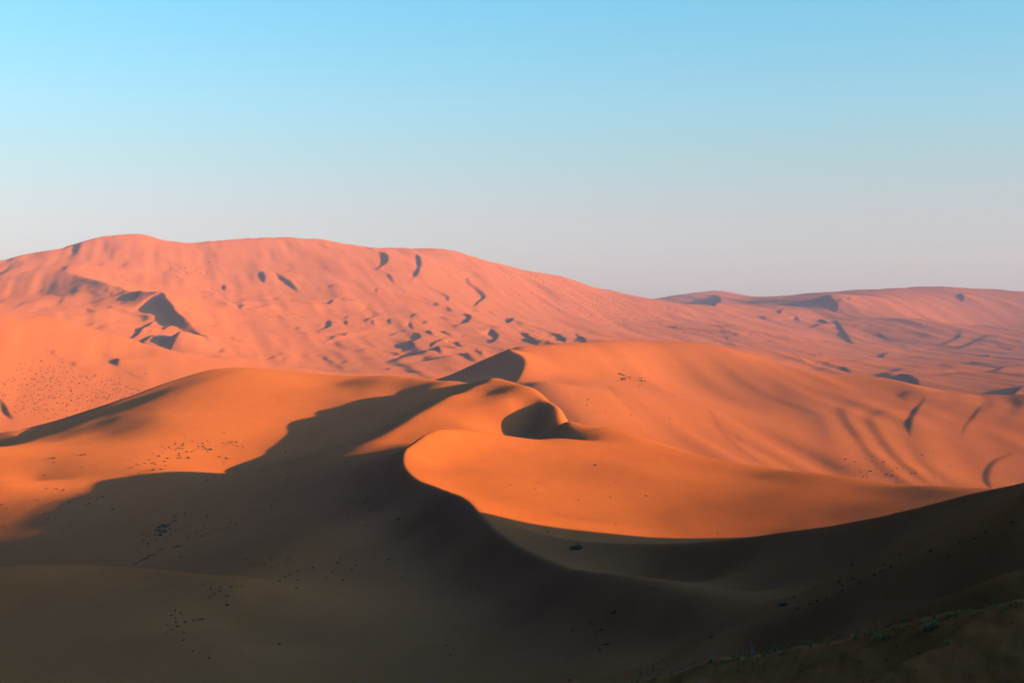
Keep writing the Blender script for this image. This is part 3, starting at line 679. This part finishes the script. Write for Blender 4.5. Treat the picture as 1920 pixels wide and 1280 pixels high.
field(40, 1620, 885, 60, 25, 1.0, 2.0, 560); field(25, 1725, 870, 60, 25, 1.0, 2.0, 560)
scatter_stuff('desert_scrub', sc_pts, m_scrub)

# grass on the near bank
def blades(n, r, h, w, lean, straight=.0):
    v, f = [], []
    for i in range(n):
        a, q = rnd.uniform(0, 6.283), r * rnd.random() ** .7
        p = Vector((q * math.cos(a), q * math.sin(a), -.02)); a2 = a + rnd.gauss(0, .7)
        d = Vector((math.cos(a2), math.sin(a2), 0)); s = Vector((-d.y, d.x, 0)) * w * rnd.uniform(.6, 1.2)
        hh = h * rnd.uniform(.45, 1.1); ln = lean * hh * rnd.uniform(.3, 1.2)
        k = len(v)
        for t in (0, .4, .75):
            c = p + Vector((0, 0, hh * t)) + d * ln * t * t
            v += [c - s * (1 - t * .7), c + s * (1 - t * .7)]
        v.append(p + Vector((0, 0, hh * (1 - .15 * lean))) + d * ln)
        f += [(k, k + 1, k + 3, k + 2), (k + 2, k + 3, k + 5, k + 4), (k + 4, k + 5, k + 6)]
    return v, f
kinds = {}
def grass(kind, px, py, h, label, group):
    x, y, z = hit(px, py, 18)
    if kind not in kinds:
        spec = {'green': [(46, .16, 1.0, .014, .7, m_grass)], 'low': [(30, .22, .55, .016, .9, m_grass)], 'dry': [(9, .05, 1.0, .008, .25, m_straw), (12, .12, .35, .012, .8, m_grass)], 'weed': [(70, .36, .75, .014, .9, m_grass)]}[kind]
        root = link(bpy.data.objects.new('grass_tuft', None))
        for n_, r_, h_, w_, l_, m_ in spec:
            v, f = blades(n_, r_, h_, w_, l_); mesh_obj('dry_stalk' if m_ is m_straw else 'blades', v, f, m_, root)
        kinds[kind] = root; o = root
    else:
        p = kinds[kind]; o = p.copy(); link(o)
        for ch in list(p.children):
            c = ch.copy(); link(c); c.parent = o
    o.location = (x, y, z); s = h; o.scale = (s, s, s); o.rotation_euler = (0, 0, rnd.uniform(0, 6.28))
    tag(o, label, 'grass', group)
def rim(px):
    return float(np.interp(px, [1120, 1180, 1280, 1380, 1450, 1600, 1760, 1920], [1290, 1272, 1245, 1232, 1220, 1185, 1155, 1128]))
def stretch(px):
    return 'at its left end' if px < 1400 else 'along its middle' if px < 1650 else 'at its right end'
for i in range(96):
    px = 1150 + 770 * (i + rnd.random()) / 96
    grass('low' if rnd.random() < .6 else 'green', px, rim(px) + rnd.uniform(-1, 13) ** 1, rnd.uniform(.16, .42), 'short green grass tuft on the crest of the near bank, ' + stretch(px), 'grass along the bank crest')
for px, py, h in [(1200,1262,.85),(1204,1264,.8),(1212,1264,.6),(1226,1258,.75),(1236,1257,.6),(1335,1240,.8),(1338,1241,.6),(1412,1229,.7),(1615,1186,.6),(1650,1179,.5)]:
    grass('dry', px, py, h, 'thin straw-coloured stalks standing above the near bank, ' + ('left group' if px < 1300 else 'sparse ones to the right'), 'dry stalks on the bank crest')
for px, py, h in [(1745,1182,.5),(1735,1183,.38),(1758,1176,.42),(1655,1200,.45),(1640,1203,.34),(1668,1197,.3),(1603,1198,.32),(1692,1184,.3),(1775,1208,.28)]:
    grass('weed', px, py, h, 'bushy green grass clump just below the near bank crest, ' + ('right of the dark clump' if px > 1680 else 'left of the brightest clump'), 'bushy clumps below the bank crest')
for i in range(60):
    px = rnd.uniform(1230, 1900); py = rim(px) + rnd.uniform(18, 100)
    if py > 1276: continue
    grass('low' if rnd.random() < .8 else 'green', px, py, rnd.uniform(.10, .24), 'dim tuft on the shaded sand below the near bank crest, ' + stretch(px), 'dim tufts in front of the bank crest')

# ------------------------------------------------------------------ desert haze
def haze_box(x0, x1, y0, y1, z0, z1):
    me = bpy.data.meshes.new('haze')
    v = [(x, y, z) for x in (x0, x1) for y in (y0, y1) for z in (z0, z1)]
    f = [(0,1,3,2),(4,6,7,5),(0,4,5,1),(2,3,7,6),(0,2,6,4),(1,5,7,3)]
    me.from_pydata(v, [], f); me.update()
    m, n, l, o = new_mat('haze_air')
    vol = n.new('ShaderNodeVolumePrincipled')
    vol.inputs['Color'].default_value = (.50, .70, 1.0, 1)
    vol.inputs['Density'].default_value = HAZE
    vol.inputs['Anisotropy'].default_value = 0.0
    l.new(vol.outputs[0], o.inputs['Volume'])
    me.materials.append(m)
    ob = link(bpy.data.objects.new('haze', me)); ob['kind'] = 'stuff'
    return ob
HAZE = 1.0e-4
haze_box(GX.min() - 50, GX.max() + 50, GY.min() - 50, GY.max() + 50, GZ.min() - 1.0, GZ.max() + 5.0)
print('z', GZ.min(), GZ.max())
